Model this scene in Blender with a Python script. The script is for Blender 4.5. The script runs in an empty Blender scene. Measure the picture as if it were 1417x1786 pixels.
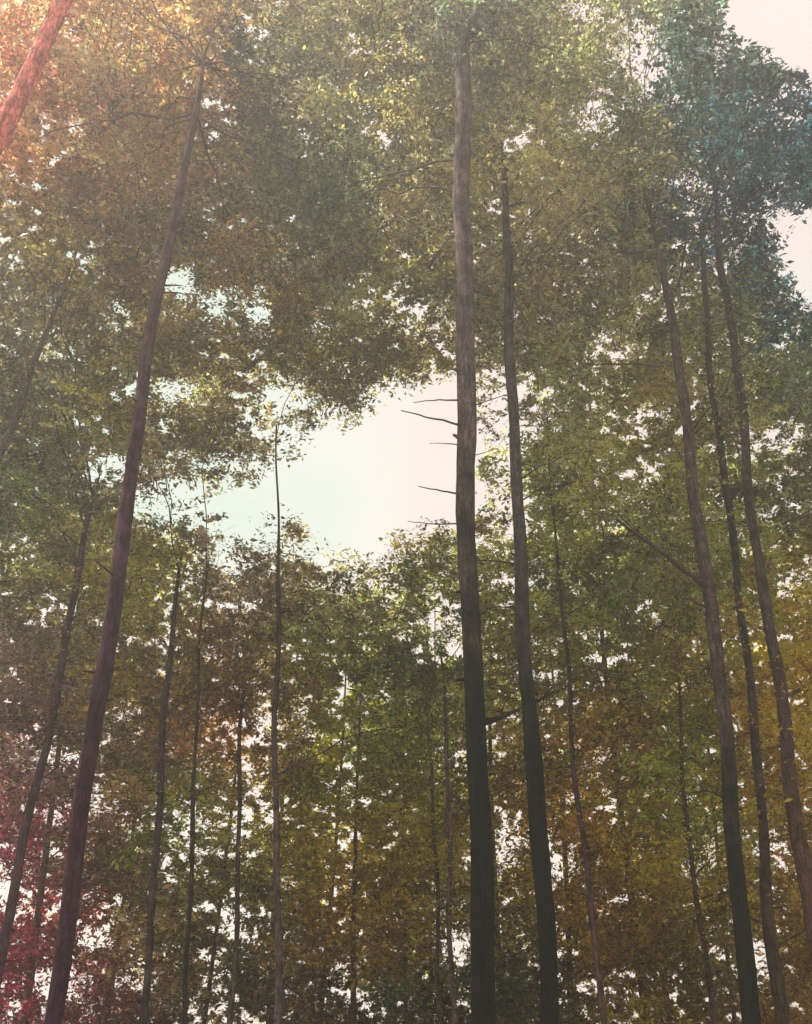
import bpy, math, random
import numpy as np
from mathutils import Vector

rng = np.random.default_rng(11)
random.seed(5)
scene = bpy.context.scene
COL = scene.collection

# ------------------------------------------------------------ camera
W, H, F = 1417.0, 1786.0, 1786.0
PITCH = math.radians(28.65)
ROLL = math.radians(0.75)
CAM = np.array([0.0, 0.0, 1.6])
fw = np.array([0, math.cos(PITCH), math.sin(PITCH)])
up0 = np.array([0, -math.sin(PITCH), math.cos(PITCH)])
rt0 = np.array([1.0, 0, 0])
RT = rt0 * math.cos(ROLL) + up0 * math.sin(ROLL)
UP = up0 * math.cos(ROLL) - rt0 * math.sin(ROLL)
FW = fw
cd = bpy.data.cameras.new("camera")
cam = bpy.data.objects.new("camera", cd)
COL.objects.link(cam)
cd.sensor_fit = 'VERTICAL'
cd.sensor_height = 36.0
cd.lens = 36.0 * F / H
cd.clip_start = 0.1
cd.clip_end = 2000
from mathutils import Matrix
m = Matrix(((RT[0], UP[0], -FW[0], CAM[0]), (RT[1], UP[1], -FW[1], CAM[1]), (RT[2], UP[2], -FW[2], CAM[2]), (0, 0, 0, 1)))
cam.matrix_world = m
scene.camera = cam

# ------------------------------------------------------------ light
SUN_EL, SUN_AZ = math.radians(64), math.radians(-88)   # azimuth from +Y towards +X
EXPOSURE = 1.55
SUN_STRENGTH = 5.0
HAZE = 0.0036
world = bpy.data.worlds.new("World")
scene.world = world
world.use_nodes = True
nt = world.node_tree
nt.nodes.clear()
N = nt.nodes.new
L = nt.links.new
sky = N('ShaderNodeTexSky')
sky.sky_type = 'NISHITA'
sky.sun_disc = False
sky.sun_elevation = SUN_EL
sky.sun_rotation = SUN_AZ
sky.dust_density = 4.0
bg_sky = N('ShaderNodeBackground')
bg_sky.inputs['Strength'].default_value = 0.06
L(sky.outputs[0], bg_sky.inputs['Color'])
tc = N('ShaderNodeTexCoord')
ns = N('ShaderNodeTexNoise')
ns.inputs['Scale'].default_value = 2.6
ns.inputs['Detail'].default_value = 4
L(tc.outputs['Generated'], ns.inputs['Vector'])
rp = N('ShaderNodeValToRGB')
rp.color_ramp.elements[0].position = 0.32
rp.color_ramp.elements[0].color = (0.70, 0.84, 0.72, 1)
rp.color_ramp.elements[1].position = 0.68
rp.color_ramp.elements[1].color = (0.97, 0.82, 0.76, 1)
e = rp.color_ramp.elements.new(0.5)
e.color = (0.90, 0.90, 0.82, 1)
dot = N('ShaderNodeVectorMath'); dot.operation = 'DOT_PRODUCT'
nrmz = N('ShaderNodeVectorMath'); nrmz.operation = 'NORMALIZE'
L(tc.outputs['Generated'], nrmz.inputs[0])
_md = FW + RT * ((330 - W / 2) / F) - UP * ((690 - H / 2) / F)
_md = _md / np.linalg.norm(_md)
L(nrmz.outputs[0], dot.inputs[0]); dot.inputs[1].default_value = tuple(_md)
mr_ = N('ShaderNodeMapRange'); mr_.interpolation_type = 'SMOOTHSTEP'
mr_.inputs['From Min'].default_value = math.cos(math.radians(17)); mr_.inputs['From Max'].default_value = math.cos(math.radians(4))
mr_.inputs['To Min'].default_value = 0.22; mr_.inputs['To Max'].default_value = -0.18
L(dot.outputs['Value'], mr_.inputs['Value'])
ad_ = N('ShaderNodeMath'); ad_.operation = 'ADD'
L(ns.outputs[0], ad_.inputs[0]); L(mr_.outputs[0], ad_.inputs[1])
L(ad_.outputs[0], rp.inputs[0])
bg_cl = N('ShaderNodeBackground')
bg_cl.inputs['Strength'].default_value = 0.335
L(rp.outputs[0], bg_cl.inputs['Color'])
mx = N('ShaderNodeMixShader')
mx.inputs[0].default_value = 0.95
L(bg_sky.outputs[0], mx.inputs[1])
L(bg_cl.outputs[0], mx.inputs[2])
wo = N('ShaderNodeOutputWorld')
L(mx.outputs[0], wo.inputs['Surface'])

sl = bpy.data.lights.new("sun", 'SUN')
sl.energy = SUN_STRENGTH
sl.angle = math.radians(0.5)
sl.color = (1.0, 0.94, 0.82)
so = bpy.data.objects.new("sun", sl)
COL.objects.link(so)
sdir = Vector((math.sin(SUN_AZ) * math.cos(SUN_EL), math.cos(SUN_AZ) * math.cos(SUN_EL), math.sin(SUN_EL)))
so.rotation_euler = sdir.to_track_quat('Z', 'Y').to_euler()
so.location = (0, 0, 60)

scene.view_settings.view_transform = 'Standard'
scene.view_settings.look = 'None'
scene.view_settings.exposure = EXPOSURE
scene.view_settings.gamma = 1.0
scene.view_settings.use_curve_mapping = False
cy = scene.cycles
cy.max_bounces = 6
cy.diffuse_bounces = 3
cy.glossy_bounces = 1
cy.transmission_bounces = 3
cy.volume_bounces = 1
cy.use_denoising = True

# ------------------------------------------------------------ helpers
def ray(x, y):
    d = FW + RT * ((x - W / 2) / F) - UP * ((y - H / 2) / F)
    return d / np.linalg.norm(d)

def project(P):
    q = P - CAM
    z = q @ FW
    z = np.where(z < 0.2, 0.2, z)
    return W / 2 + F * (q @ RT) / z, H / 2 - F * (q @ UP) / z, z

def at(x, y, dist):
    d = ray(x, y)
    return CAM + d * (dist / d[1])

def linear(c):
    c = np.asarray(c, float) / 255.0
    return np.where(c <= 0.04045, c / 12.92, ((c + 0.055) / 1.055) ** 2.4)

def make_mesh(name, verts, faces_idx, loop_len, mat, parent=None, smooth=False, attr=None, origin=None):
    """verts (n,3) array, faces_idx flat loops, loop_len verts per face."""
    verts = np.asarray(verts, dtype=np.float32)
    if origin is not None:
        verts = verts - np.asarray(origin, dtype=np.float32)
    me = bpy.data.meshes.new(name)
    nf = len(faces_idx) // loop_len
    me.vertices.add(len(verts))
    me.vertices.foreach_set('co', verts.ravel())
    me.loops.add(len(faces_idx))
    me.loops.foreach_set('vertex_index', np.asarray(faces_idx, dtype=np.int32))
    me.polygons.add(nf)
    me.polygons.foreach_set('loop_start', np.arange(nf, dtype=np.int32) * loop_len)
    me.polygons.foreach_set('loop_total', np.full(nf, loop_len, dtype=np.int32))
    if smooth:
        me.polygons.foreach_set('use_smooth', np.ones(nf, dtype=bool))
    me.update(calc_edges=True)
    if attr is not None:
        a = me.attributes.new('tint', 'FLOAT_VECTOR', 'FACE')
        a.data.foreach_set('vector', np.asarray(attr, dtype=np.float32).ravel())
    me.materials.append(mat)
    o = bpy.data.objects.new(name, me)
    COL.objects.link(o)
    if parent is not None:
        o.parent = parent
    return o

def tube(path, radii, sides=12, rough=0.0, seed=0):
    """tapered tube along path; returns verts, quad loops"""
    path = np.asarray(path, float)
    n = len(path)
    tan = np.gradient(path, axis=0)
    tan /= np.linalg.norm(tan, axis=1)[:, None]
    ref = np.array([0, 0, 1.0]) if abs(tan[0][2]) < 0.8 else np.array([0, 1.0, 0])
    a = np.cross(tan, ref); a /= np.linalg.norm(a, axis=1)[:, None]
    b = np.cross(tan, a)
    ang = np.linspace(0, 2 * np.pi, sides, endpoint=False)
    rr = np.asarray(radii)[:, None] * np.ones((n, sides))
    if rough:
        r2 = np.random.default_rng(seed)
        rr = rr * (1 + rough * r2.normal(size=(n, sides)) + 0.6 * rough * r2.normal(size=(1, sides)) + 0.8 * rough * r2.normal(size=(n, 1)))
    V = path[:, None, :] + rr[:, :, None] * (np.cos(ang)[None, :, None] * a[:, None, :] + np.sin(ang)[None, :, None] * b[:, None, :])
    V = V.reshape(-1, 3)
    i = np.arange(n - 1)[:, None] * sides
    j = np.arange(sides)[None, :]
    j2 = (j + 1) % sides
    Q = np.stack([i + j, i + j2, i + sides + j2, i + sides + j], axis=-1).reshape(-1, 4)
    return V, Q

class Mesh:
    def __init__(s): s.v = []; s.q = []; s.n = 0
    def add(s, V, Q):
        s.v.append(V); s.q.append(Q + s.n); s.n += len(V)
    def build(s, name, mat, parent, origin, smooth=True):
        return make_mesh(name, np.concatenate(s.v), np.concatenate(s.q).ravel(), 4, mat, parent, smooth, origin=origin)

# ------------------------------------------------------------ materials
def bark_material(name, low, high, h0, h1, moss=0.0):
    """bark whose colour runs from the foot (low) to the upper stem (high); moss mixed with painted shade and haze"""
    mt = bpy.data.materials.new(name)
    mt.use_nodes = True
    t = mt.node_tree
    b = t.nodes['Principled BSDF']
    b.inputs['Roughness'].default_value = 0.9
    b.inputs['Specular IOR Level'].default_value = 0.06
    n = t.nodes.new; l = t.links.new
    g = n('ShaderNodeNewGeometry')
    sp = n('ShaderNodeSeparateXYZ'); l(g.outputs['Position'], sp.inputs[0])
    no = n('ShaderNodeTexNoise'); no.inputs['Scale'].default_value = 1.3; no.inputs['Detail'].default_value = 5
    l(g.outputs['Position'], no.inputs['Vector'])
    ad = n('ShaderNodeMath'); ad.operation = 'MULTIPLY_ADD'
    l(no.outputs[0], ad.inputs[0]); ad.inputs[1].default_value = 7.0
    l(sp.outputs['Z'], ad.inputs[2])
    mr = n('ShaderNodeMapRange')
    l(ad.outputs[0], mr.inputs['Value'])
    mr.inputs['From Min'].default_value = h0 + 3.5
    mr.inputs['From Max'].default_value = h1 + 3.5
    mixc = n('ShaderNodeMix'); mixc.data_type = 'RGBA'
    l(mr.outputs[0], mixc.inputs[0])
    mixc.inputs[6].default_value = (*low, 1)
    mixc.inputs[7].default_value = (*high, 1)
    # vertical fissures
    mp = n('ShaderNodeMapping'); mp.inputs['Scale'].default_value = (26, 26, 3.2)
    l(g.outputs['Position'], mp.inputs[0])
    n2 = n('ShaderNodeTexNoise'); n2.inputs['Scale'].default_value = 1.0; n2.inputs['Detail'].default_value = 6; n2.inputs['Roughness'].default_value = 0.65
    l(mp.outputs[0], n2.inputs['Vector'])
    cr = n('ShaderNodeMapRange'); l(n2.outputs[0], cr.inputs['Value'])
    cr.inputs['From Min'].default_value = 0.3; cr.inputs['From Max'].default_value = 0.7
    cr.inputs['To Min'].default_value = 0.3; cr.inputs['To Max'].default_value = 1.7
    mp3 = n('ShaderNodeMapping'); mp3.inputs['Scale'].default_value = (14, 14, 5)
    l(g.outputs['Position'], mp3.inputs[0])
    vo = n('ShaderNodeTexVoronoi'); vo.feature = 'DISTANCE_TO_EDGE'; vo.inputs['Scale'].default_value = 1.6
    l(mp3.outputs[0], vo.inputs['Vector'])
    vr = n('ShaderNodeMapRange'); l(vo.outputs['Distance'], vr.inputs['Value'])
    vr.inputs['From Max'].default_value = .12; vr.inputs['To Min'].default_value = .45; vr.inputs['To Max'].default_value = 1.05
    n4 = n('ShaderNodeTexNoise'); n4.inputs['Scale'].default_value = 5.0; n4.inputs['Detail'].default_value = 7
    l(g.outputs['Position'], n4.inputs['Vector'])
    br = n('ShaderNodeMapRange'); l(n4.outputs[0], br.inputs['Value'])
    br.inputs['From Min'].default_value = .35; br.inputs['From Max'].default_value = .68; br.inputs['To Min'].default_value = .7; br.inputs['To Max'].default_value = 1.5
    m1 = n('ShaderNodeMath'); m1.operation = 'MULTIPLY'; l(vr.outputs[0], m1.inputs[0]); l(br.outputs[0], m1.inputs[1])
    m3 = n('ShaderNodeMath'); m3.operation = 'MULTIPLY'; l(m1.outputs[0], m3.inputs[0]); l(cr.outputs[0], m3.inputs[1])
    mul = n('ShaderNodeVectorMath'); mul.operation = 'SCALE'
    l(mixc.outputs[2], mul.inputs[0]); l(m3.outputs[0], mul.inputs['Scale'])
    l(mul.outputs[0], b.inputs['Base Color'])
    bp = n('ShaderNodeBump'); bp.inputs['Strength'].default_value = 0.9; bp.inputs['Distance'].default_value = 0.03
    l(n2.outputs[0], bp.inputs['Height'])
    l(bp.outputs[0], b.inputs['Normal'])
    return mt

def leaf_material():
    mt = bpy.data.materials.new("leaves")
    mt.use_nodes = True
    t = mt.node_tree
    t.nodes.clear()
    n = t.nodes.new; l = t.links.new
    at_ = n('ShaderNodeAttribute'); at_.attribute_name = 'tint'
    d = n('ShaderNodeBsdfDiffuse'); l(at_.outputs['Vector'], d.inputs['Color'])
    tr = n('ShaderNodeBsdfTranslucent')
    sc_ = n('ShaderNodeVectorMath'); sc_.operation = 'MULTIPLY'; sc_.inputs[1].default_value = (1.45, 1.4, 0.85)
    l(at_.outputs['Vector'], sc_.inputs[0]); l(sc_.outputs[0], tr.inputs['Color'])
    ms = n('ShaderNodeMixShader'); ms.inputs[0].default_value = 0.5
    l(d.outputs[0], ms.inputs[1]); l(tr.outputs[0], ms.inputs[2])
    gl = n('ShaderNodeBsdfGlossy'); gl.inputs['Roughness'].default_value = 0.42
    gl.inputs['Color'].default_value = (0.9, 0.9, 0.85, 1)
    m2 = n('ShaderNodeMixShader'); m2.inputs[0].default_value = 0.05
    l(ms.outputs[0], m2.inputs[1]); l(gl.outputs[0], m2.inputs[2])
    o = n('ShaderNodeOutputMaterial'); l(m2.outputs[0], o.inputs['Surface'])
    return mt
LEAF = leaf_material()

# ------------------------------------------------------------ ground
def ground():
    mt = bpy.data.materials.new("forest_floor"); mt.use_nodes = True
    t = mt.node_tree; b = t.nodes['Principled BSDF']
    b.inputs['Roughness'].default_value = 1.0
    n = t.nodes.new; l = t.links.new
    g = n('ShaderNodeNewGeometry')
    no = n('ShaderNodeTexNoise'); no.inputs['Scale'].default_value = 1.7; no.inputs['Detail'].default_value = 8
    l(g.outputs['Position'], no.inputs['Vector'])
    r = n('ShaderNodeValToRGB'); r.color_ramp.elements[0].position = .35; r.color_ramp.elements[1].position = .65
    r.color_ramp.elements[0].color = (0.035, 0.045, 0.018, 1); r.color_ramp.elements[1].color = (0.11, 0.07, 0.035, 1)
    l(no.outputs[0], r.inputs[0]); l(r.outputs[0], b.inputs['Base Color'])
    n_ = 121
    xs = np.linspace(-240, 240, n_); ys = np.linspace(-240, 240, n_)
    X, Y = np.meshgrid(xs, ys, indexing='ij')
    Z = 0.25 * np.sin(X * .11) * np.cos(Y * .09) - 0.15
    V = np.stack([X, Y, Z], -1).reshape(-1, 3)
    i, j = np.meshgrid(np.arange(n_ - 1), np.arange(n_ - 1), indexing='ij')
    k = i * n_ + j
    Q = np.stack([k, k + n_, k + n_ + 1, k + 1], -1).reshape(-1)
    o = make_mesh('ground', V, Q, 4, mt, smooth=True)
    o['kind'] = 'structure'
ground()

# ------------------------------------------------------------ how thick the leaves are, and their autumn colours with the red flare cast painted in
HOLES = [  # open sky
 [(370,900),(390,850),(440,815),(520,800),(565,765),(625,725),(660,700),(690,690),(745,655),(775,640),(800,640),(832,650),(834,760),(834,960),(800,925),(720,910),(690,925),(640,955),(560,940),(500,905),(440,905),(380,940)],
 [(1240,-300),(1252,-20),(1265,55),(1290,100),(1345,108),(1392,150),(1422,188),(1460,230),(1700,260),(1900,-300)],
 [(1500,350),(1420,362),(1375,372),(1352,410),(1365,455),(1395,500),(1422,540),(1500,560)],
]
PATCH = [ # x,y,rx,ry,optical depth
 (330,860,70,40,.5),(265,890,50,30,.9),(390,800,60,24,.8),(600,740,60,34,.5),(690,680,50,24,.6),(860,690,30,40,.5),(560,950,90,26,.5),(720,925,60,24,.6),(440,930,60,24,.5),(1380,210,40,30,.8),(1250,90,30,50,.9),(1220,320,60,20,1.1),
 (310,490,42,36,.25),(375,535,75,34,1.1),(455,550,26,26,.4),(210,540,28,26,.8),(310,680,50,30,.45),(485,692,55,30,.45),
 (580,628,22,12,.8),(205,808,45,20,.35),(328,145,13,18,.3),(20,165,30,36,.6),(130,215,24,34,.7),(120,55,22,22,.7),(205,75,15,15,.8),(490,5,28,18,.4),(270,100,12,10,.8),
 (1035,200,48,42,.7),(1125,95,60,75,1.0),(1010,20,40,30,.8),(1140,722,50,14,.7),(1350,775,60,18,.9),(668,1212,28,32,.5),
 (370,1148,24,22,.8),(90,1318,45,22,.6),(95,1425,32,34,.7),(165,1400,28,30,.7),(885,1480,48,75,.5),(1050,1312,34,34,.7),(1205,1510,34,44,.7),
 (408,1612,34,56,.4),(165,1640,56,34,.5),(95,1720,80,56,.4),(10,1560,36,70,.4),(795,1650,44,66,.4),(1335,1680,50,66,.45),(1345,1480,55,55,.9),
 (650,1000,90,55,1.2),(600,965,110,30,.8),(400,985,80,40,.8),(875,830,55,170,.95),(1250,440,40,90,1.6),(1375,450,40,70,1.3),(1330,350,50,40,1.4),
 (718,452,24,20,.8),(600,1480,24,28,.7),(985,1500,46,70,1.1),(1085,1570,34,20,.8),(620,1740,46,34,.8),(800,1120,50,70,.9),(1385,1005,50,36,.9),(1420,850,40,60,1.5),
 (1000,1390,30,30,.7),(460,1240,30,90,1.0),(210,1240,50,50,1.0),(530,1240,26,80,1.1),(1240,1480,30,60,.8),(1130,1560,30,30,.9),(985,1640,24,30,.6),(500,1540,20,90,1.1),(250,1700,50,60,.9),
 (40,520,30,12,.7),(90,535,22,24,.8),(85,620,26,14,.7),(900,740,50,30,.8),(1080,600,50,20,1.4),(960,1130,24,24,.9),(1240,830,20,60,1.1),(560,570,30,14,1.1),(700,560,60,16,1.2),
 (70,1030,40,20,.9),(50,950,30,14,1.0),(340,1430,60,40,1.1),(30,1180,34,20,.8),(720,700,90,40,.7),(500,760,70,26,.8),(290,860,60,30,1.0)]

def noise2(x, y, s, seed):
    """cheap smooth value noise in 2D (arrays)"""
    r = np.random.default_rng(seed).random((64, 64))
    u = x / s; v = y / s
    i = np.floor(u).astype(int); j = np.floor(v).astype(int)
    fu = u - i; fv = v - j
    fu = fu * fu * (3 - 2 * fu); fv = fv * fv * (3 - 2 * fv)
    g = lambda a, b: r[a % 64, b % 64]
    return (g(i, j) * (1 - fu) + g(i + 1, j) * fu) * (1 - fv) + (g(i, j + 1) * (1 - fu) + g(i + 1, j + 1) * fu) * fv

def in_poly(x, y, poly):
    inside = np.zeros(x.shape, bool)
    n = len(poly)
    for i in range(n):
        x1, y1 = poly[i]; x2, y2 = poly[(i + 1) % n]
        c = ((y1 > y) != (y2 > y)) & (x < (x2 - x1) * (y - y1) / (y2 - y1 + 1e-9) + x1)
        inside ^= c
    return inside

def thickness(x, y, ox=0.0, oy=0.0):
    x = np.asarray(x, float); y = np.asarray(y, float)
    base = np.interp(y, [-400, 500, 800, 1100, 1350, 1786], [4.6, 4.6, 3.9, 3.4, 3.1, 2.9])
    base = base - 0.7 * np.exp(-((x - 60) / 220) ** 2) * (y > 1250)
    base = base + 1.0 * np.exp(-(((x - 620) / 140) ** 2 + ((y - 1330) / 160) ** 2)) + .8 * np.exp(-(((x - 1110) / 130) ** 2 + ((y - 1400) / 250) ** 2))
    base = base * (0.72 + 0.6 * noise2(x, y, 60, 3))
    for (a, b, rx, ry, od) in PATCH:
        k2 = 1.5 if b < 980 else .62; q = (((x - a) / rx) ** 2 + ((y - b) / ry) ** 2) / k2
        w = np.exp(-0.9 * q ** 1.5)
        base = base * (1 - w) + np.minimum(base, od * .8) * w
    g = noise2(x * .8, y * 1.25, 8.5, 31) * .5 + noise2(x * .8, y * 1.25, 15, 33) * .2 + noise2(x, y, 75, 32) * .3
    open_ = np.clip((g - np.interp(y, [0, 500, 900, 1300], [.655, .65, .635, .61])) / .03, 0, 1)
    base = base * (1 - open_) + .15 * open_
    xx = x + ox + 26 * (noise2(x, y, 34, 8) - .5) + 14 * (noise2(x, y, 13, 9) - .5)
    yy = y + oy + 26 * (noise2(x, y, 34, 18) - .5) + 14 * (noise2(x, y, 13, 19) - .5)
    for p in HOLES:
        base = np.where(in_poly(xx, yy, p), 0.012, base)
    return np.where((x < -60) | (x > W + 60) | (y < -80), np.minimum(base, 1.1), base)

HUES = [  # coral (top left) and magenta (lower left) light casts painted into leaf colours
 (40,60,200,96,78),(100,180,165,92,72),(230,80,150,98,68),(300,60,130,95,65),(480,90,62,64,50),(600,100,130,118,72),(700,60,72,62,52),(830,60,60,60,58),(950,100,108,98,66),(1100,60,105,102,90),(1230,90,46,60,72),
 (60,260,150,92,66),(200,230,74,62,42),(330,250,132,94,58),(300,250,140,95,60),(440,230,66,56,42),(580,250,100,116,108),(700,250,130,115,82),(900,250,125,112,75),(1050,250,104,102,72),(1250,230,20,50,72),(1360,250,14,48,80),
 (60,400,105,88,42),(200,400,98,78,42),(400,400,98,86,56),(520,330,62,68,58),(580,400,84,76,55),(700,400,112,96,60),(900,400,124,108,76),(1050,400,118,104,68),(1200,380,12,54,84),(1320,400,10,50,86),
 (40,560,78,70,62),(200,550,98,82,46),(420,500,130,96,50),(450,600,96,82,50),(600,550,98,88,45),(720,560,94,84,40),(950,550,118,104,72),(1080,550,116,108,66),(1200,560,100,100,62),(1380,540,16,52,78),
 (40,700,64,60,40),(150,700,92,88,36),(350,650,98,88,55),(530,720,88,80,72),(1000,700,100,100,70),(1100,700,112,104,58),(1220,700,115,100,55),(1360,650,86,92,66),
 (60,850,62,70,42),(1000,850,96,98,50),(1100,850,122,114,52),(1390,850,60,62,34),(280,850,96,84,76),
 (60,1000,82,78,50),(250,980,114,106,44),(400,1000,98,84,82),(600,1000,98,90,72),(700,1050,76,74,44),(1000,1000,86,88,40),(1100,1040,80,82,40),(1300,1000,104,118,56),(1390,1030,130,104,44),
 (40,1120,78,66,74),(230,1150,104,90,44),(400,1130,92,74,56),(600,1150,92,92,44),(720,1150,70,72,46),(950,1150,82,76,44),(1100,1150,76,74,36),(1200,1130,112,98,50),(1395,1160,172,124,44),
 (50,1300,92,70,74),(200,1300,86,72,58),(350,1290,112,76,56),(450,1280,114,80,60),(600,1290,98,96,42),(740,1300,86,88,44),(880,1300,102,86,54),(1000,1280,118,86,50),(1100,1300,112,86,46),(1200,1330,92,98,46),(1360,1300,130,98,50),
 (30,1440,88,36,56),(150,1450,86,60,58),(300,1420,84,94,44),(400,1450,100,98,56),(550,1430,114,104,50),(700,1450,120,104,52),(880,1450,104,86,38),(1000,1450,112,76,30),(1100,1450,106,86,26),(1200,1440,88,94,20),(1360,1450,124,92,46),
 (10,1600,84,22,44),(130,1600,92,42,46),(300,1600,84,76,56),(450,1600,92,86,54),(610,1570,130,92,50),(720,1560,108,90,46),(880,1620,80,76,44),(1000,1600,112,80,26),(1100,1600,118,90,26),(1250,1620,92,80,36),(1390,1600,104,78,42),
 (10,1740,74,14,38),(150,1740,78,30,44),(300,1740,80,66,52),(450,1740,70,66,54),(550,1740,76,60,46),(720,1740,48,52,32),(900,1740,34,46,22),(1000,1740,72,62,30),(1100,1740,102,82,40),(1250,1740,80,66,36),(1390,1740,112,82,52)]
HX = np.array([[h[0], h[1]] for h in HUES], float)
HC = linear(np.array([h[2:] for h in HUES], float)) * np.array([.95, 1.09, .96])

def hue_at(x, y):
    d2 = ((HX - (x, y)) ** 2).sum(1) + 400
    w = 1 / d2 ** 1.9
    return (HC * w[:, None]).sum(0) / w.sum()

# ------------------------------------------------------------ trees seen by their trunks
# points are the trunk's axis (x, y in the photo) and its width, bottom to top; dist metres ahead
GREENBLACK = (0.006, 0.010, 0.005)  # moss at the foot, with the shade down there painted in
TREES = [
 dict(k='A', d=10.0, pts=[(86,1786,31),(116,1600,31),(141,1400,31),(184,1150,29),(206,1000,27),(228,860,24),(252,690,22),(272,560,20),(297,420,17),(322,290,14),(350,130,10)],
      low=(0.034,0.010,0.026), high=(0.085,0.045,0.05), z=(1,13), top=24,  # low bark carries the magenta light cast as painted colour
      label='tall brown trunk leaning right with a painted plum cast, the thickest tree of the left half', vis=.95),
 dict(k='B', d=11.0, pts=[(848,1786,43),(840,1600,41),(832,1400,37),(825,1180,35),(817,1000,33),(815,893,33),(812,640,33),(810,480,31),(808,330,29),(807,150,27)],
      low=GREENBLACK, high=(0.10,0.075,0.075), z=(5.5,9.5), top=26,  # upper bark painted paler for the haze veil
      label='thickest straight trunk just right of the centre with bare dead twigs beside the sky gap', vis=1.0),
 dict(k='C', d=14.0, pts=[(958,1786,32),(948,1600,32),(934,1400,32),(921,1180,26),(909,1000,24),(904,893,21),(893,650,18),(886,470,16),(881,380,12)],
      low=GREENBLACK, high=(0.075,0.065,0.065), z=(5.5,10.5), top=24,
      label='dark mossy trunk standing just right of the thickest trunk', vis=.97),
 dict(k='D', d=15.0, pts=[(1314,1786,32),(1298,1600,28),(1279,1400,26),(1253,1180,23),(1235,1040,23),(1212,880,19),(1190,700,17),(1172,560,15),(1158,450,10),(1142,380,8),(1122,325,6)],
      low=(0.008,0.013,0.006), high=(0.10,0.07,0.065), z=(4,8.5), top=22,
      label='mossy dark green trunk in the right third with one long slanting limb to the left', vis=.95),
 dict(k='E', d=18.0, pts=[(1369,1786,25),(1345,1600,20),(1324,1400,16),(1305,1180,14),(1290,1040,13),(1276,940,13),(1262,820,12),(1246,680,11),(1232,520,10),(1224,420,8)],
      low=(0.075,0.047,0.03), high=(0.06,0.052,0.05), z=(2,8), top=25,
      label='slim brown trunk between the two thicker trunks at the right', vis=.93),
 dict(k='F', d=16.0, pts=[(1450,1786,34),(1421,1600,30),(1391,1400,26),(1359,1180,21),(1324,1000,17),(1310,900,16),(1300,800,15),(1285,660,14),(1268,520,13),(1256,430,12),(1250,330,9)],
      low=(0.11,0.055,0.035), high=(0.075,0.058,0.055), z=(2,8), top=25,
      label='russet brown trunk nearest the right edge of the forest view', vis=.93),
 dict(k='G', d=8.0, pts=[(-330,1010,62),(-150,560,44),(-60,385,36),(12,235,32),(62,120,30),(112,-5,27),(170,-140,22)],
      low=(0.58,0.14,0.12), high=(0.62,0.17,0.14), z=(2,9), top=16,  # coral lens-flare light painted into the bark colour
      label='trunk slanting across the top left corner, flare red painted into its bark', vis=1.0),
 dict(k='H', d=18.0, pts=[(-110,1020,16),(-50,900,15),(5,780,14),(40,690,12),(70,600,11),(95,530,8),(122,460,6)],
      low=(0.17,0.14,0.11), high=(0.20,0.16,0.13), z=(2,9), top=18,
      label='thin pale grey stem slanting up from the left edge', vis=.97),
 dict(k='I', d=17.0, pts=[(-25,1786,22),(8,1620,18),(40,1460,16),(72,1330,15),(98,1200,14),(118,1090,13),(140,990,12),(165,880,8)],
      low=(0.05,0.009,0.028), high=(0.09,0.06,0.075), z=(1,9), top=20,  # magenta light cast painted into the lower bark
      label='dark trunk with a painted magenta cast, left of the plum-tinted leaning trunk', vis=.9),
 dict(k='J', d=18.0, pts=[(252,1786,13),(263,1600,12),(280,1400,12),(290,1200,11),(298,1080,9),(310,1000,6)],
      low=(0.055,0.034,0.038), high=(0.07,0.05,0.06), z=(1,9), top=18,
      label='slender brown stem nearest to the right of the leaning plum-tinted trunk', vis=.93),
 dict(k='K', d=17.0, pts=[(327,1786,9),(331,1600,8),(336,1430,8),(344,1270,6),(352,1130,5),(358,1020,4)],
      low=(0.010,0.011,0.006), high=(0.06,0.045,0.036), z=(1,9), top=16,
      label='nearly black pole-thin stem in the lower left with mossy bark', vis=.9),
 dict(k='L', d=20.0, pts=[(406,1786,10),(412,1620,9),(417,1450,8),(421,1300,7),(427,1180,5)],
      low=(0.13,0.11,0.09), high=(0.09,0.07,0.06), z=(1,9), top=17,
      label='faint greyish pole-thin stem beside the bright leaf gap in the lower left', vis=.85),
 dict(k='M', d=17.0, pts=[(485,1786,14),(484,1600,12),(481,1400,11),(482,1220,9),(483,1050,8),(485,900,4),(485,780,3)],
      low=(0.12,0.09,0.09), high=(0.06,0.045,0.045), z=(1,10), top=13.5,
      label='upright mauve-grey sapling stem rising into the left of the sky gap', vis=.93),
 dict(k='N', d=22.0, pts=[(771,1786,8),(765,1640,7),(757,1480,6),(751,1320,5)],
      low=(0.17,0.13,0.10), high=(0.10,0.08,0.07), z=(1,9), top=15,
      label='thinnest stem to the left of the thickest trunk, leftmost of the close pair', vis=.85),
 dict(k='O', d=20.0, pts=[(794,1786,10),(787,1600,9),(781,1420,8),(777,1280,6),(774,1180,4)],
      low=(0.19,0.14,0.15), high=(0.11,0.08,0.09), z=(1,9), top=15,
      label='thin greyish mauve stem right beside the thickest trunk', vis=.88),
 dict(k='P', d=17.0, pts=[(1049,1786,11),(1037,1640,11),(1024,1500,10),(1010,1380,9),(998,1260,8),(988,1120,7),(974,1010,5),(966,880,4)],
      low=(0.11,0.06,0.06), high=(0.05,0.04,0.04), z=(1,7), top=15,
      label='slender dark stem midway between the second mossy trunk and the right-hand trunks', vis=.9),
 dict(k='Q', d=20.0, pts=[(1240,1786,11),(1228,1660,10),(1208,1530,9),(1200,1420,8),(1193,1300,7),(1184,1190,5)],
      low=(0.13,0.08,0.06), high=(0.10,0.07,0.05), z=(1,9), top=15,
      label='thin reddish brown stem just left of the green-black right-hand trunk', vis=.85),
]
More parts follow.
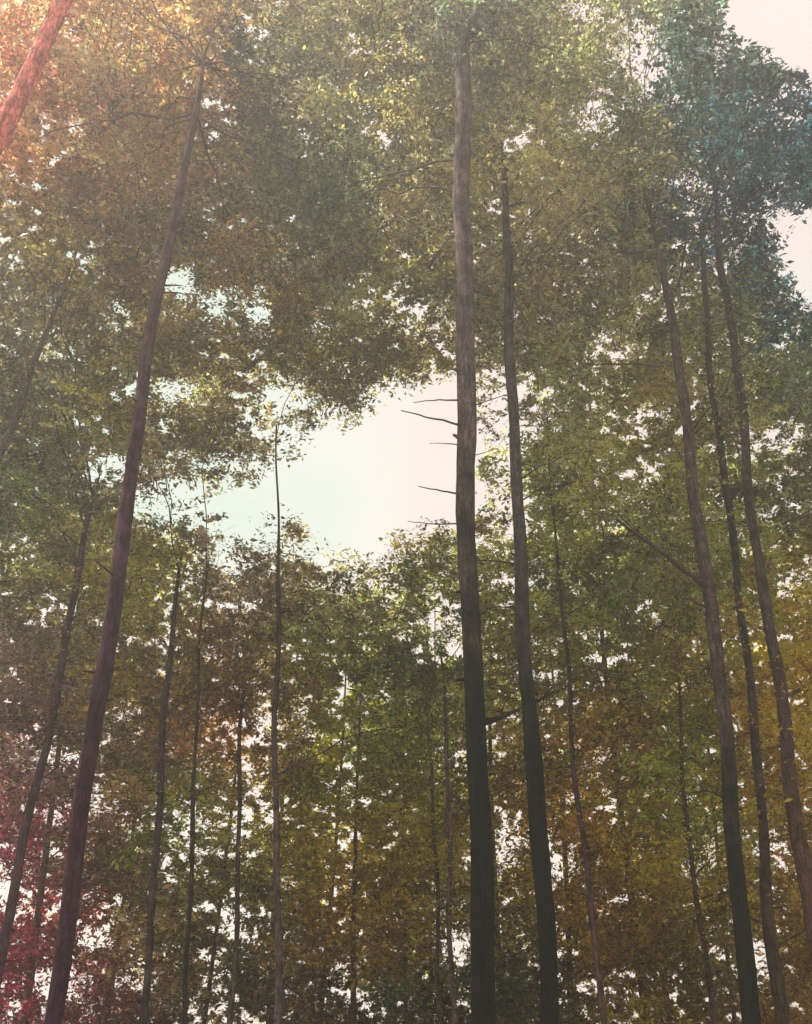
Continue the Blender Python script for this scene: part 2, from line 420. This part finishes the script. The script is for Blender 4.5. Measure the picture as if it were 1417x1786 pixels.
# trees farther back: trunk mostly behind leaves  (x px at bottom, dist, width m, height, leaning)
FAR = [(-260,21,22),(40,26,26),(180,30,27),(360,27,22),(560,29,20),(620,23,17),(700,31,25),(880,27,22),(1000,31,27),(1110,25,26),(1165,33,28),(1290,29,27),(1440,24,22),(1700,22,24),(1580,30,26),(-120,33,28),(470,36,28),(760,38,22),(1050,38,28),(1370,37,28)]
FAR_LABEL = 'thin far tree almost hidden in the leaves behind the nearer trunks'

all_trees = []
occl = []          # (samples x,y,half width, dist) used to keep leaves off the bare stems
for T in TREES:
    P = np.array([at(x, y, T['d']) for x, y, w in T['pts']])
    dep = (P - CAM) @ FW
    R = np.array([w for _, _, w in T['pts']]) * dep / F / 2
    if T['k'] == 'G':      # the near leaning tree curves away a little
        pass
    # down to the ground
    s = (P[1] - P[0]) / (P[1][2] - P[0][2])
    s = s * 0.9; s[2] = 1
    foot = []
    zz = P[0][2]
    steps = max(2, int(zz / 0.8) + 1)
    for i in range(steps, 0, -1):
        dz = (zz + 0.3) * i / steps
        foot.append(P[0] - s * dz)
    foot = np.array(foot)
    fr = R[0] * np.linspace(1.35, 1.03, steps)
    # up into the crown
    s2 = (P[-1] - P[-3]) / (P[-1][2] - P[-3][2])
    top = P[-1][2] + {'G': 6, 'A': .7}.get(T['k'], 2.0)
    m_ = max(4, int((top - P[-1][2]) / 1.2))
    zt = np.linspace(P[-1][2], top, m_ + 1)[1:]
    tp = np.array([P[-1] + s2 * (z - P[-1][2]) for z in zt])
    trr = np.maximum(R[-1] * np.linspace(0.95, 0.1, m_), 0.01)
    ex, ey, ez = project(tp)
    bad = np.nonzero((thickness(ex, ey) < 0.7) & (ex > -30) & (ex < W + 30) & (ey > -30))[0]
    if len(bad):
        cut = max(1, bad[0] - 1); tp = tp[:cut]; trr = trr[:cut] * np.linspace(1, .3, cut)
    path = np.vstack([foot, P, tp]); rad = np.concatenate([fr, R, trr])
    # densify + slight depth wander
    z = path[:, 2]
    nn = int((z[-1] - z[0]) / 0.35)
    zd = np.linspace(z[0], z[-1], nn)
    dense = np.stack([np.interp(zd, z, path[:, c]) for c in range(3)], 1)
    # smooth the kinks
    ker = np.array([1, 2, 3, 2, 1.]) / 9
    for c in (0, 1):
        pad = np.concatenate([[dense[0, c]] * 2, dense[:, c], [dense[-1, c]] * 2])
        pad[:2] = 2 * dense[0, c] - dense[2:0:-1, c]; pad[-2:] = 2 * dense[-1, c] - dense[-2:-4:-1, c]
        dense[:, c] = np.convolve(pad, ker, 'valid')
    ph = rng.uniform(0, 6)
    dense[:, 1] += 0.10 * np.sin(zd * .45 + ph)
    dense[:, 0] += (.018 * np.sin(zd * 1.1 + ph) + .012 * np.sin(zd * 2.3 + 2 * ph)) * (T['d'] / 12)
    rd = np.interp(zd, z, rad)
    T['path'] = dense; T['rad'] = rd; T['bough'] = []; T['base'] = dense[0].copy(); T['base'][2] = 0
    T['hvis'] = P[-1][2]
    px, py, pz = project(dense)
    k_ = dense[:, 2] < P[-1][2]
    occl.append((py[k_][::-1], px[k_][::-1], (rd * F / pz)[k_][::-1], T['d'], T['vis']))
    all_trees.append(T)
for i, (x, d, h) in enumerate(FAR):
    b = at(x, 1786, d); b[2] = 0
    b[1] += rng.uniform(-.5, .5)
    nn = int(h / .6)
    zd = np.linspace(-.3, h, nn)
    lean = rng.normal(0, .012, 2); ph = rng.uniform(0, 6, 2)
    dense = np.stack([b[0] + lean[0] * zd + .15 * np.sin(zd * .25 + ph[0]), b[1] + lean[1] * zd + .15 * np.sin(zd * .22 + ph[1]), zd], 1)
    ex, ey, ez = project(dense)
    bad = np.nonzero((thickness(ex, ey) < 0.6) & (ey > 0))[0]
    bad = bad[ey[bad] < 1000]
    if len(bad): dense = dense[:max(8, bad[0] - 3)]; nn = len(dense); h = dense[-1][2]
    r0 = rng.uniform(.06, .12)
    T = dict(k='far%d' % i, d=d, path=dense, rad=r0 * np.linspace(1, .12, nn) + .008, bough=[], base=b, hvis=h, label=FAR_LABEL, top=h,
             low=(0.10, 0.07, 0.05), high=(0.10, 0.075, 0.06), z=(1, 9), far=True)
    all_trees.append(T)

# ------------------------------------------------------------ boughs: grown until the canopy is as closed as in the photo
CELL = 24
LEAF_GAIN = 1.5
GX0, GY0, GX1, GY1 = -420, -460, 1840, 1900
gw, gh = (GX1 - GX0) // CELL, (GY1 - GY0) // CELL
cx = GX0 + (np.arange(gw) + .5) * CELL
cyy = GY0 + (np.arange(gh) + .5) * CELL
CXX, CYY = np.meshgrid(cx, cyy, indexing='ij')
want = np.interp(CYY, [0, 800, 1200], [1.15, 1.15, 1.6]) * sum(thickness(CXX + dx, CYY + dy) for dx in (-8, 0, 8) for dy in (-8, 0, 8)) / 9
have = np.zeros_like(want)

paths_all = [(T, T['path']) for T in all_trees]
def nearest_tree(p):
    best = None; bd = 1e9
    for T in all_trees:
        b = T['path']
        k = min(len(b) - 1, max(0, int((p[2] - b[0][2]) / max(b[-1][2] - b[0][2], .1) * (len(b) - 1))))
        d = math.hypot(b[k][0] - p[0], b[k][1] - p[1])
        if p[2] > T['top']: d += (p[2] - T['top']) * .8
        if d < bd: bd = d; best = T
    return best, bd

def leaves_of(center, rad, n, L, col, tree):
    """n leaves on drooping twigs that spray out from the bough's tip"""
    nt_ = max(7, n // 30)
    dirs = rng.normal(size=(nt_, 3)); dirs[:, 2] *= .42
    dirs /= np.linalg.norm(dirs, axis=1)[:, None] + 1e-6
    ln = rad * rng.uniform(.4, 1.5, nt_)
    start = rng.normal(size=(nt_, 3)) * rad * np.array([.42, .42, .22])
    tw = rng.integers(0, nt_, n)
    s = rng.random(n) ** .8
    p = center + start[tw] + dirs[tw] * (ln[tw] * s)[:, None]
    p[:, 2] -= .22 * rad * s ** 2
    p += rng.normal(size=(n, 3)) * L * np.array([.65, .65, .45])
    return p, dirs[tw]

leafP, leafD, leafL, leafC, leafT = [], [], [], [], []
tree_id = {id(T): i for i, T in enumerate(all_trees)}
flat_idx = np.arange(want.size)
nb = 0
total = 0
boughs = []
while nb < 5200:
    deficit = np.clip(want - have, 0, None)
    inside = (CXX > -30) & (CXX < W + 30) & (CYY > -30) & (CYY < H + 30)
    dsum = (deficit * inside).sum() / inside.sum()
    if dsum < 0.07: break
    w_ = (deficit ** 1.6).ravel(); w_ /= w_.sum()
    picks = rng.choice(flat_idx, size=40, p=w_)
    for pk in picks:
        i, j = divmod(int(pk), gh)
        x = cx[i] + rng.uniform(-12, 12); y = cyy[j] + rng.uniform(-12, 12)
        d = ray(x, y)
        el = math.degrees(math.asin(d[2]))
        f = rng.random()
        lo, hi = np.interp(el, [0, 15, 35, 60], [19, 16, 13.5, 9.5]), np.interp(el, [0, 15, 35, 60], [42, 36, 27, 19])
        hd = lo + (hi - lo) * f ** .9
        
        p = CAM + d * (hd / math.hypot(d[0], d[1]))
        slant = np.linalg.norm(p - CAM)
        T, td = nearest_tree(p)
        Lf = np.clip(slant * 0.0042, .055, .18) * rng.uniform(.7, 1.3)
        open_ = thickness(np.array([x]), np.array([y]))[0]
        rad = slant * rng.uniform(.022, .045) * (1.0 if open_ > 1.5 else .6)
        n = int(rng.uniform(320, 560) * (1.25 if open_ > 3 else 1.0))
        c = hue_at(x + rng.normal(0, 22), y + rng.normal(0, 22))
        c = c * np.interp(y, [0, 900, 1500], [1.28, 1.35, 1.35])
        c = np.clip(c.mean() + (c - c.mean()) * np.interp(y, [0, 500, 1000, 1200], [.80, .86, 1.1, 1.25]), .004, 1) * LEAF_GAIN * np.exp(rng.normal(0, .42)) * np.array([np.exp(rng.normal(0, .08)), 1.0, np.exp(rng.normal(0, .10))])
        q, dr = leaves_of(p, rad, n, Lf, c, T)
        px, py, pz = project(q)
        # keep the openings open and the bare stems bare
        jx = px + rng.normal(0, 2.5, n); jy = py + rng.normal(0, 2.5, n)
        th = thickness(jx, jy, rng.normal(0, 14), rng.normal(0, 14))
        keep = rng.random(n) < np.clip((th - .02) / 1.5, 0, 1) ** 1.25
        keep &= q[:, 2] > .5
        hd_l = q[:, 1]
        for (oy, ox, ow, od_, vis) in occl:
            cand = hd_l < od_ + .3
            if cand.any():
                tx = np.interp(py, oy, ox, left=-9999, right=-9999)
                tw_ = np.interp(py, oy, ow)
                hit = cand & (np.abs(px - tx) < tw_ + 2.5)
                if td is not None: keep &= ~(hit & (rng.random(n) < vis))
        q = q[keep]; dr = dr[keep]; px = px[keep]; py = py[keep]; pz = pz[keep]
        n = len(q)
        if n < 4: continue
        ti = tree_id[id(T)]
        Ls = Lf * np.clip(np.exp(rng.normal(0, .33, n)), .45, 2.0)
        leafP.append(q); leafD.append(dr); leafL.append(Ls)
        cc = c[None, :] * np.exp(rng.normal(0, .52, (n, 1))) * np.exp(rng.normal(0, .10, (n, 3)))
        leafC.append(cc); leafT.append(np.full(n, ti))
        ii = ((px - GX0) // CELL).astype(int); jj = ((py - GY0) // CELL).astype(int)
        ok = (ii >= 0) & (ii < gw) & (jj >= 0) & (jj < gh)
        area = (Ls * Ls * .5 * .44 * np.interp(el, [0, 45], [.37, .6])) * (F / pz) ** 2 / (CELL * CELL)
        np.add.at(have, (ii[ok], jj[ok]), area[ok])
        T['bough'].append((p, rad, td, float(th.mean())))
        total += n; nb += 1
print('boughs', nb, 'leaves', total, 'deficit', dsum)

leafP = np.concatenate(leafP); leafD = np.concatenate(leafD); leafL = np.concatenate(leafL)
leafC = np.concatenate(leafC); leafT = np.concatenate(leafT)

def leaf_quads(P, D, Ls):
    n = len(P)
    ax = D * .6 + rng.normal(size=(n, 3)) * np.array([.8, .8, .45])
    ax[:, 2] -= .15
    ax /= np.linalg.norm(ax, axis=1)[:, None]
    nr = rng.normal(size=(n, 3)) * .62 + np.array([0, 0, 1.0])
    sd = np.cross(nr, ax); sd /= np.linalg.norm(sd, axis=1)[:, None] + 1e-9
    nrm = np.cross(ax, sd)
    hl = (Ls * .5)[:, None]; hwid = (Ls * .22 * rng.uniform(.7, 1.2, n))[:, None]
    v0 = P - ax * hl
    v1 = P - ax * hl * .12 + sd * hwid + nrm * hl * .16
    v2 = P + ax * hl
    v3 = P - ax * hl * .12 - sd * hwid + nrm * hl * .16
    V = np.stack([v0, v1, v2, v3], 1).reshape(-1, 3)
    return V

# ------------------------------------------------------------ build every tree
def limb(p0, p1, r0, r1, sag, n=8, sides=6, wob=.04):
    t = np.linspace(0, 1, n)[:, None]
    P = p0 * (1 - t) + p1 * t
    P[:, 2] += sag * np.sin(t[:, 0] * math.pi)
    L_ = np.linalg.norm(p1 - p0)
    P[1:-1] += rng.normal(size=(n - 2, 3)) * wob * L_ * .3
    return tube(P, np.linspace(r0, r1, n), sides)

# dead or long limbs traced one by one: tree, start px, end px, radius, depth change of the tip
LIMBS = [
 ('B', (800,692), (722,702), .014, .8, 'dead twig pointing left near the top of the sky gap'),
 ('B', (800,740), (700,716), .017, -.6, 'longest dead twig slanting up to the left across the sky gap'),
 ('B', (800,775), (750,773), .010, .3, 'short level dead twig in the sky gap'),
 ('B', (802,861), (730,848), .014, -.4, 'dead twig slanting up to the left low in the sky gap'),
 ('B', (802,911), (712,909), .011, .6, 'level dead twig at the lower rim of the sky gap'),
 ('B', (828,706), (884,688), .011, .4, None),
 ('B', (830,795), (868,782), .008, .5, None),
 ('B', (832,1268), (912,1234), .045, 1.2, 'thick broken branch reaching right towards the second mossy trunk'),
 ('C', (920,1230), (985,1200), .025, 1.0, None),
 ('D', (1222,1030), (1075,905), .06, -1.5, 'long slanting limb reaching up to the left'),
 ('D', (1180,640), (1010,635), .022, -1.0, 'thin level limb reaching left'),
 ('D', (1262,1290), (1215,1270), .02, .4, None),
 ('F', (1330,935), (1425,893), .035, .8, None),
 ('F', (1372,1215), (1440,1180), .035, .8, None),
 ('A', (275,505), (318,498), .018, .4, 'short dead twig in the small bright gap'),
 ('A', (280,520), (330,515), .015, -.3, None),
 ('A', (208,1010), (165,975), .016, -.5, None),
 ('J', (290,1190), (250,1160), .012, .5, None),
 ('M', (485,960), (545,975), .010, .3, None),
 ('P', (1000,1335), (965,1342), .030, .4, None),
 ('N', (755,1380), (700,1350), .012, .4, None),
]
mats = {}
for ti, T in enumerate(all_trees):
    base = T['base']
    root = bpy.data.objects.new('forest_tree', None)
    root.empty_display_size = .5
    COL.objects.link(root)
    root.location = base
    root['label'] = T['label']; root['category'] = 'tree'
    if T.get('far'): root['group'] = 'far trees hidden in the leaves'
    far = T.get('far')
    if far:
        mt = mats.setdefault('far', bark_material('far_bark', T['low'], T['high'], 1, 9))
    else:
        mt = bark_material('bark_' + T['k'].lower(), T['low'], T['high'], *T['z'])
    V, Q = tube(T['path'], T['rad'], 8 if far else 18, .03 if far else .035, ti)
    M_ = Mesh(); M_.add(V, Q)
    if not far:   # knots, stubs and bark plates standing off the stem
        for _ in range(int(10 if T['d'] < 15 else 5)):
            k = rng.integers(4, int(len(T['path']) * .7))
            p = T['path'][k]; r = T['rad'][k]
            a = rng.uniform(0, 6.28); dv = np.array([math.cos(a), math.sin(a), rng.uniform(-.1, .5)])
            M_.add(*tube(np.array([p + dv * r * .7, p + dv * (r * 1.15), p + dv * (r * 1.15 + rng.uniform(.02, .12))]), [r * .3, r * .2, r * .12], 6))
    M_.build('trunk', mt, root, base)
    # limbs drawn from the photo
    for (k, a, b, r, dz, lab) in LIMBS:
        if k != T['k']: continue
        p0 = at(a[0], a[1], T['d']); 
        p0 = np.array([np.interp(p0[2], T['path'][:, 2], T['path'][:, c]) for c in range(3)])
        p1 = at(b[0], b[1], T['d'] + dz)
        MB = Mesh(); MB.add(*limb(p0, p1, r, r * .35, rng.uniform(-.03, .03), 9, 7, .012))
        if r > .03:
            for _ in range(3):
                t = rng.uniform(.4, .9); s = p0 * (1 - t) + p1 * t
                MB.add(*limb(s, s + (p1 - p0) * rng.uniform(.15, .3) + rng.normal(size=3) * .12 * np.linalg.norm(p1 - p0), r * .35, r * .12, 0, 4, 5))
        o = MB.build('branch', mt, root, base)
        if lab: o['label'] = lab
    # boughs carrying the leaves
    Br = Mesh()
    for (p, rad, td, th) in T['bough']:
        z0 = p[2] - td * rng.uniform(.15, .55)
        b = T['path']
        z0 = min(max(z0, 1.5), b[-1][2] - .3)
        if abs(z0 - p[2]) > 6: continue
        if th < 1.5 or td > 3.6 or rng.random() < .6:
            p0 = p + np.array([rng.normal() * .3, rng.normal() * .5 + .4, -.25]) * rad * 2
            r0 = .009
        else:
            kk = np.argmin(np.abs(b[:, 2] - z0)); p0 = b[kk].copy(); r0 = min(.010 + .004 * td, T['rad'][kk] * .5)
        # skip a stick that would cross open sky
        tt = np.linspace(.1, .9, 7)[:, None]
        sx, sy, sz = project(p0 * (1 - tt) + p * tt)
        if (thickness(sx, sy) < .5).any(): continue
        Br.add(*limb(p0, p, r0, .006, .08 * td if td < 6 else 0, 7, 5, .06))
        for _ in range(3):
            q = p + rng.normal(size=3) * rad * np.array([.7, .7, .3])
            qx, qy, qz = project(np.array([q]))
            if thickness(qx, qy)[0] > .8:
                Br.add(*limb(p, q, .006, .003, 0, 4, 4))
    sel = leafT == ti
    if sel.sum() > 0:
        V = leaf_quads(leafP[sel], leafD[sel], leafL[sel])
        ix = np.arange(len(V)); att = np.clip(leafC[sel], .004, .6)
        nl = len(att)
        if Br.n:
            bq = np.concatenate(Br.q); ix = np.concatenate([ix, (bq + len(V)).ravel()])
            V = np.concatenate([V] + Br.v); att = np.concatenate([att, np.tile([[.07, .05, .04]], (len(bq), 1))])
        cr = make_mesh('crown', V, ix, 4, LEAF, root, False, attr=att, origin=base)
        if Br.n:
            cr.data.materials.append(mt)
            mi = np.zeros(len(att), dtype=np.int32); mi[nl:] = 1
            cr.data.polygons.foreach_set('material_index', mi)

# ------------------------------------------------------------ haze in the air of the wood
if HAZE > 0:
    mt = bpy.data.materials.new('haze'); mt.use_nodes = True
    t = mt.node_tree; t.nodes.clear()
    v = t.nodes.new('ShaderNodeVolumePrincipled')
    v.inputs['Color'].default_value = (0.92, 0.93, 0.92, 1)
    v.inputs['Density'].default_value = HAZE
    v.inputs['Anisotropy'].default_value = 0.55
    o = t.nodes.new('ShaderNodeOutputMaterial'); t.links.new(v.outputs[0], o.inputs['Volume'])
    s = 250; zt = 37
    V = [(-s, -s, -1.6), (s, -s, -1.6), (s, s, -1.6), (-s, s, -1.6), (-s, -s, zt), (s, -s, zt), (s, s, zt), (-s, s, zt)]
    Q = [0, 3, 2, 1, 4, 5, 6, 7, 0, 1, 5, 4, 1, 2, 6, 5, 2, 3, 7, 6, 3, 0, 4, 7]
    h = make_mesh('haze', np.array(V, float), Q, 4, mt)
    h['kind'] = 'stuff'
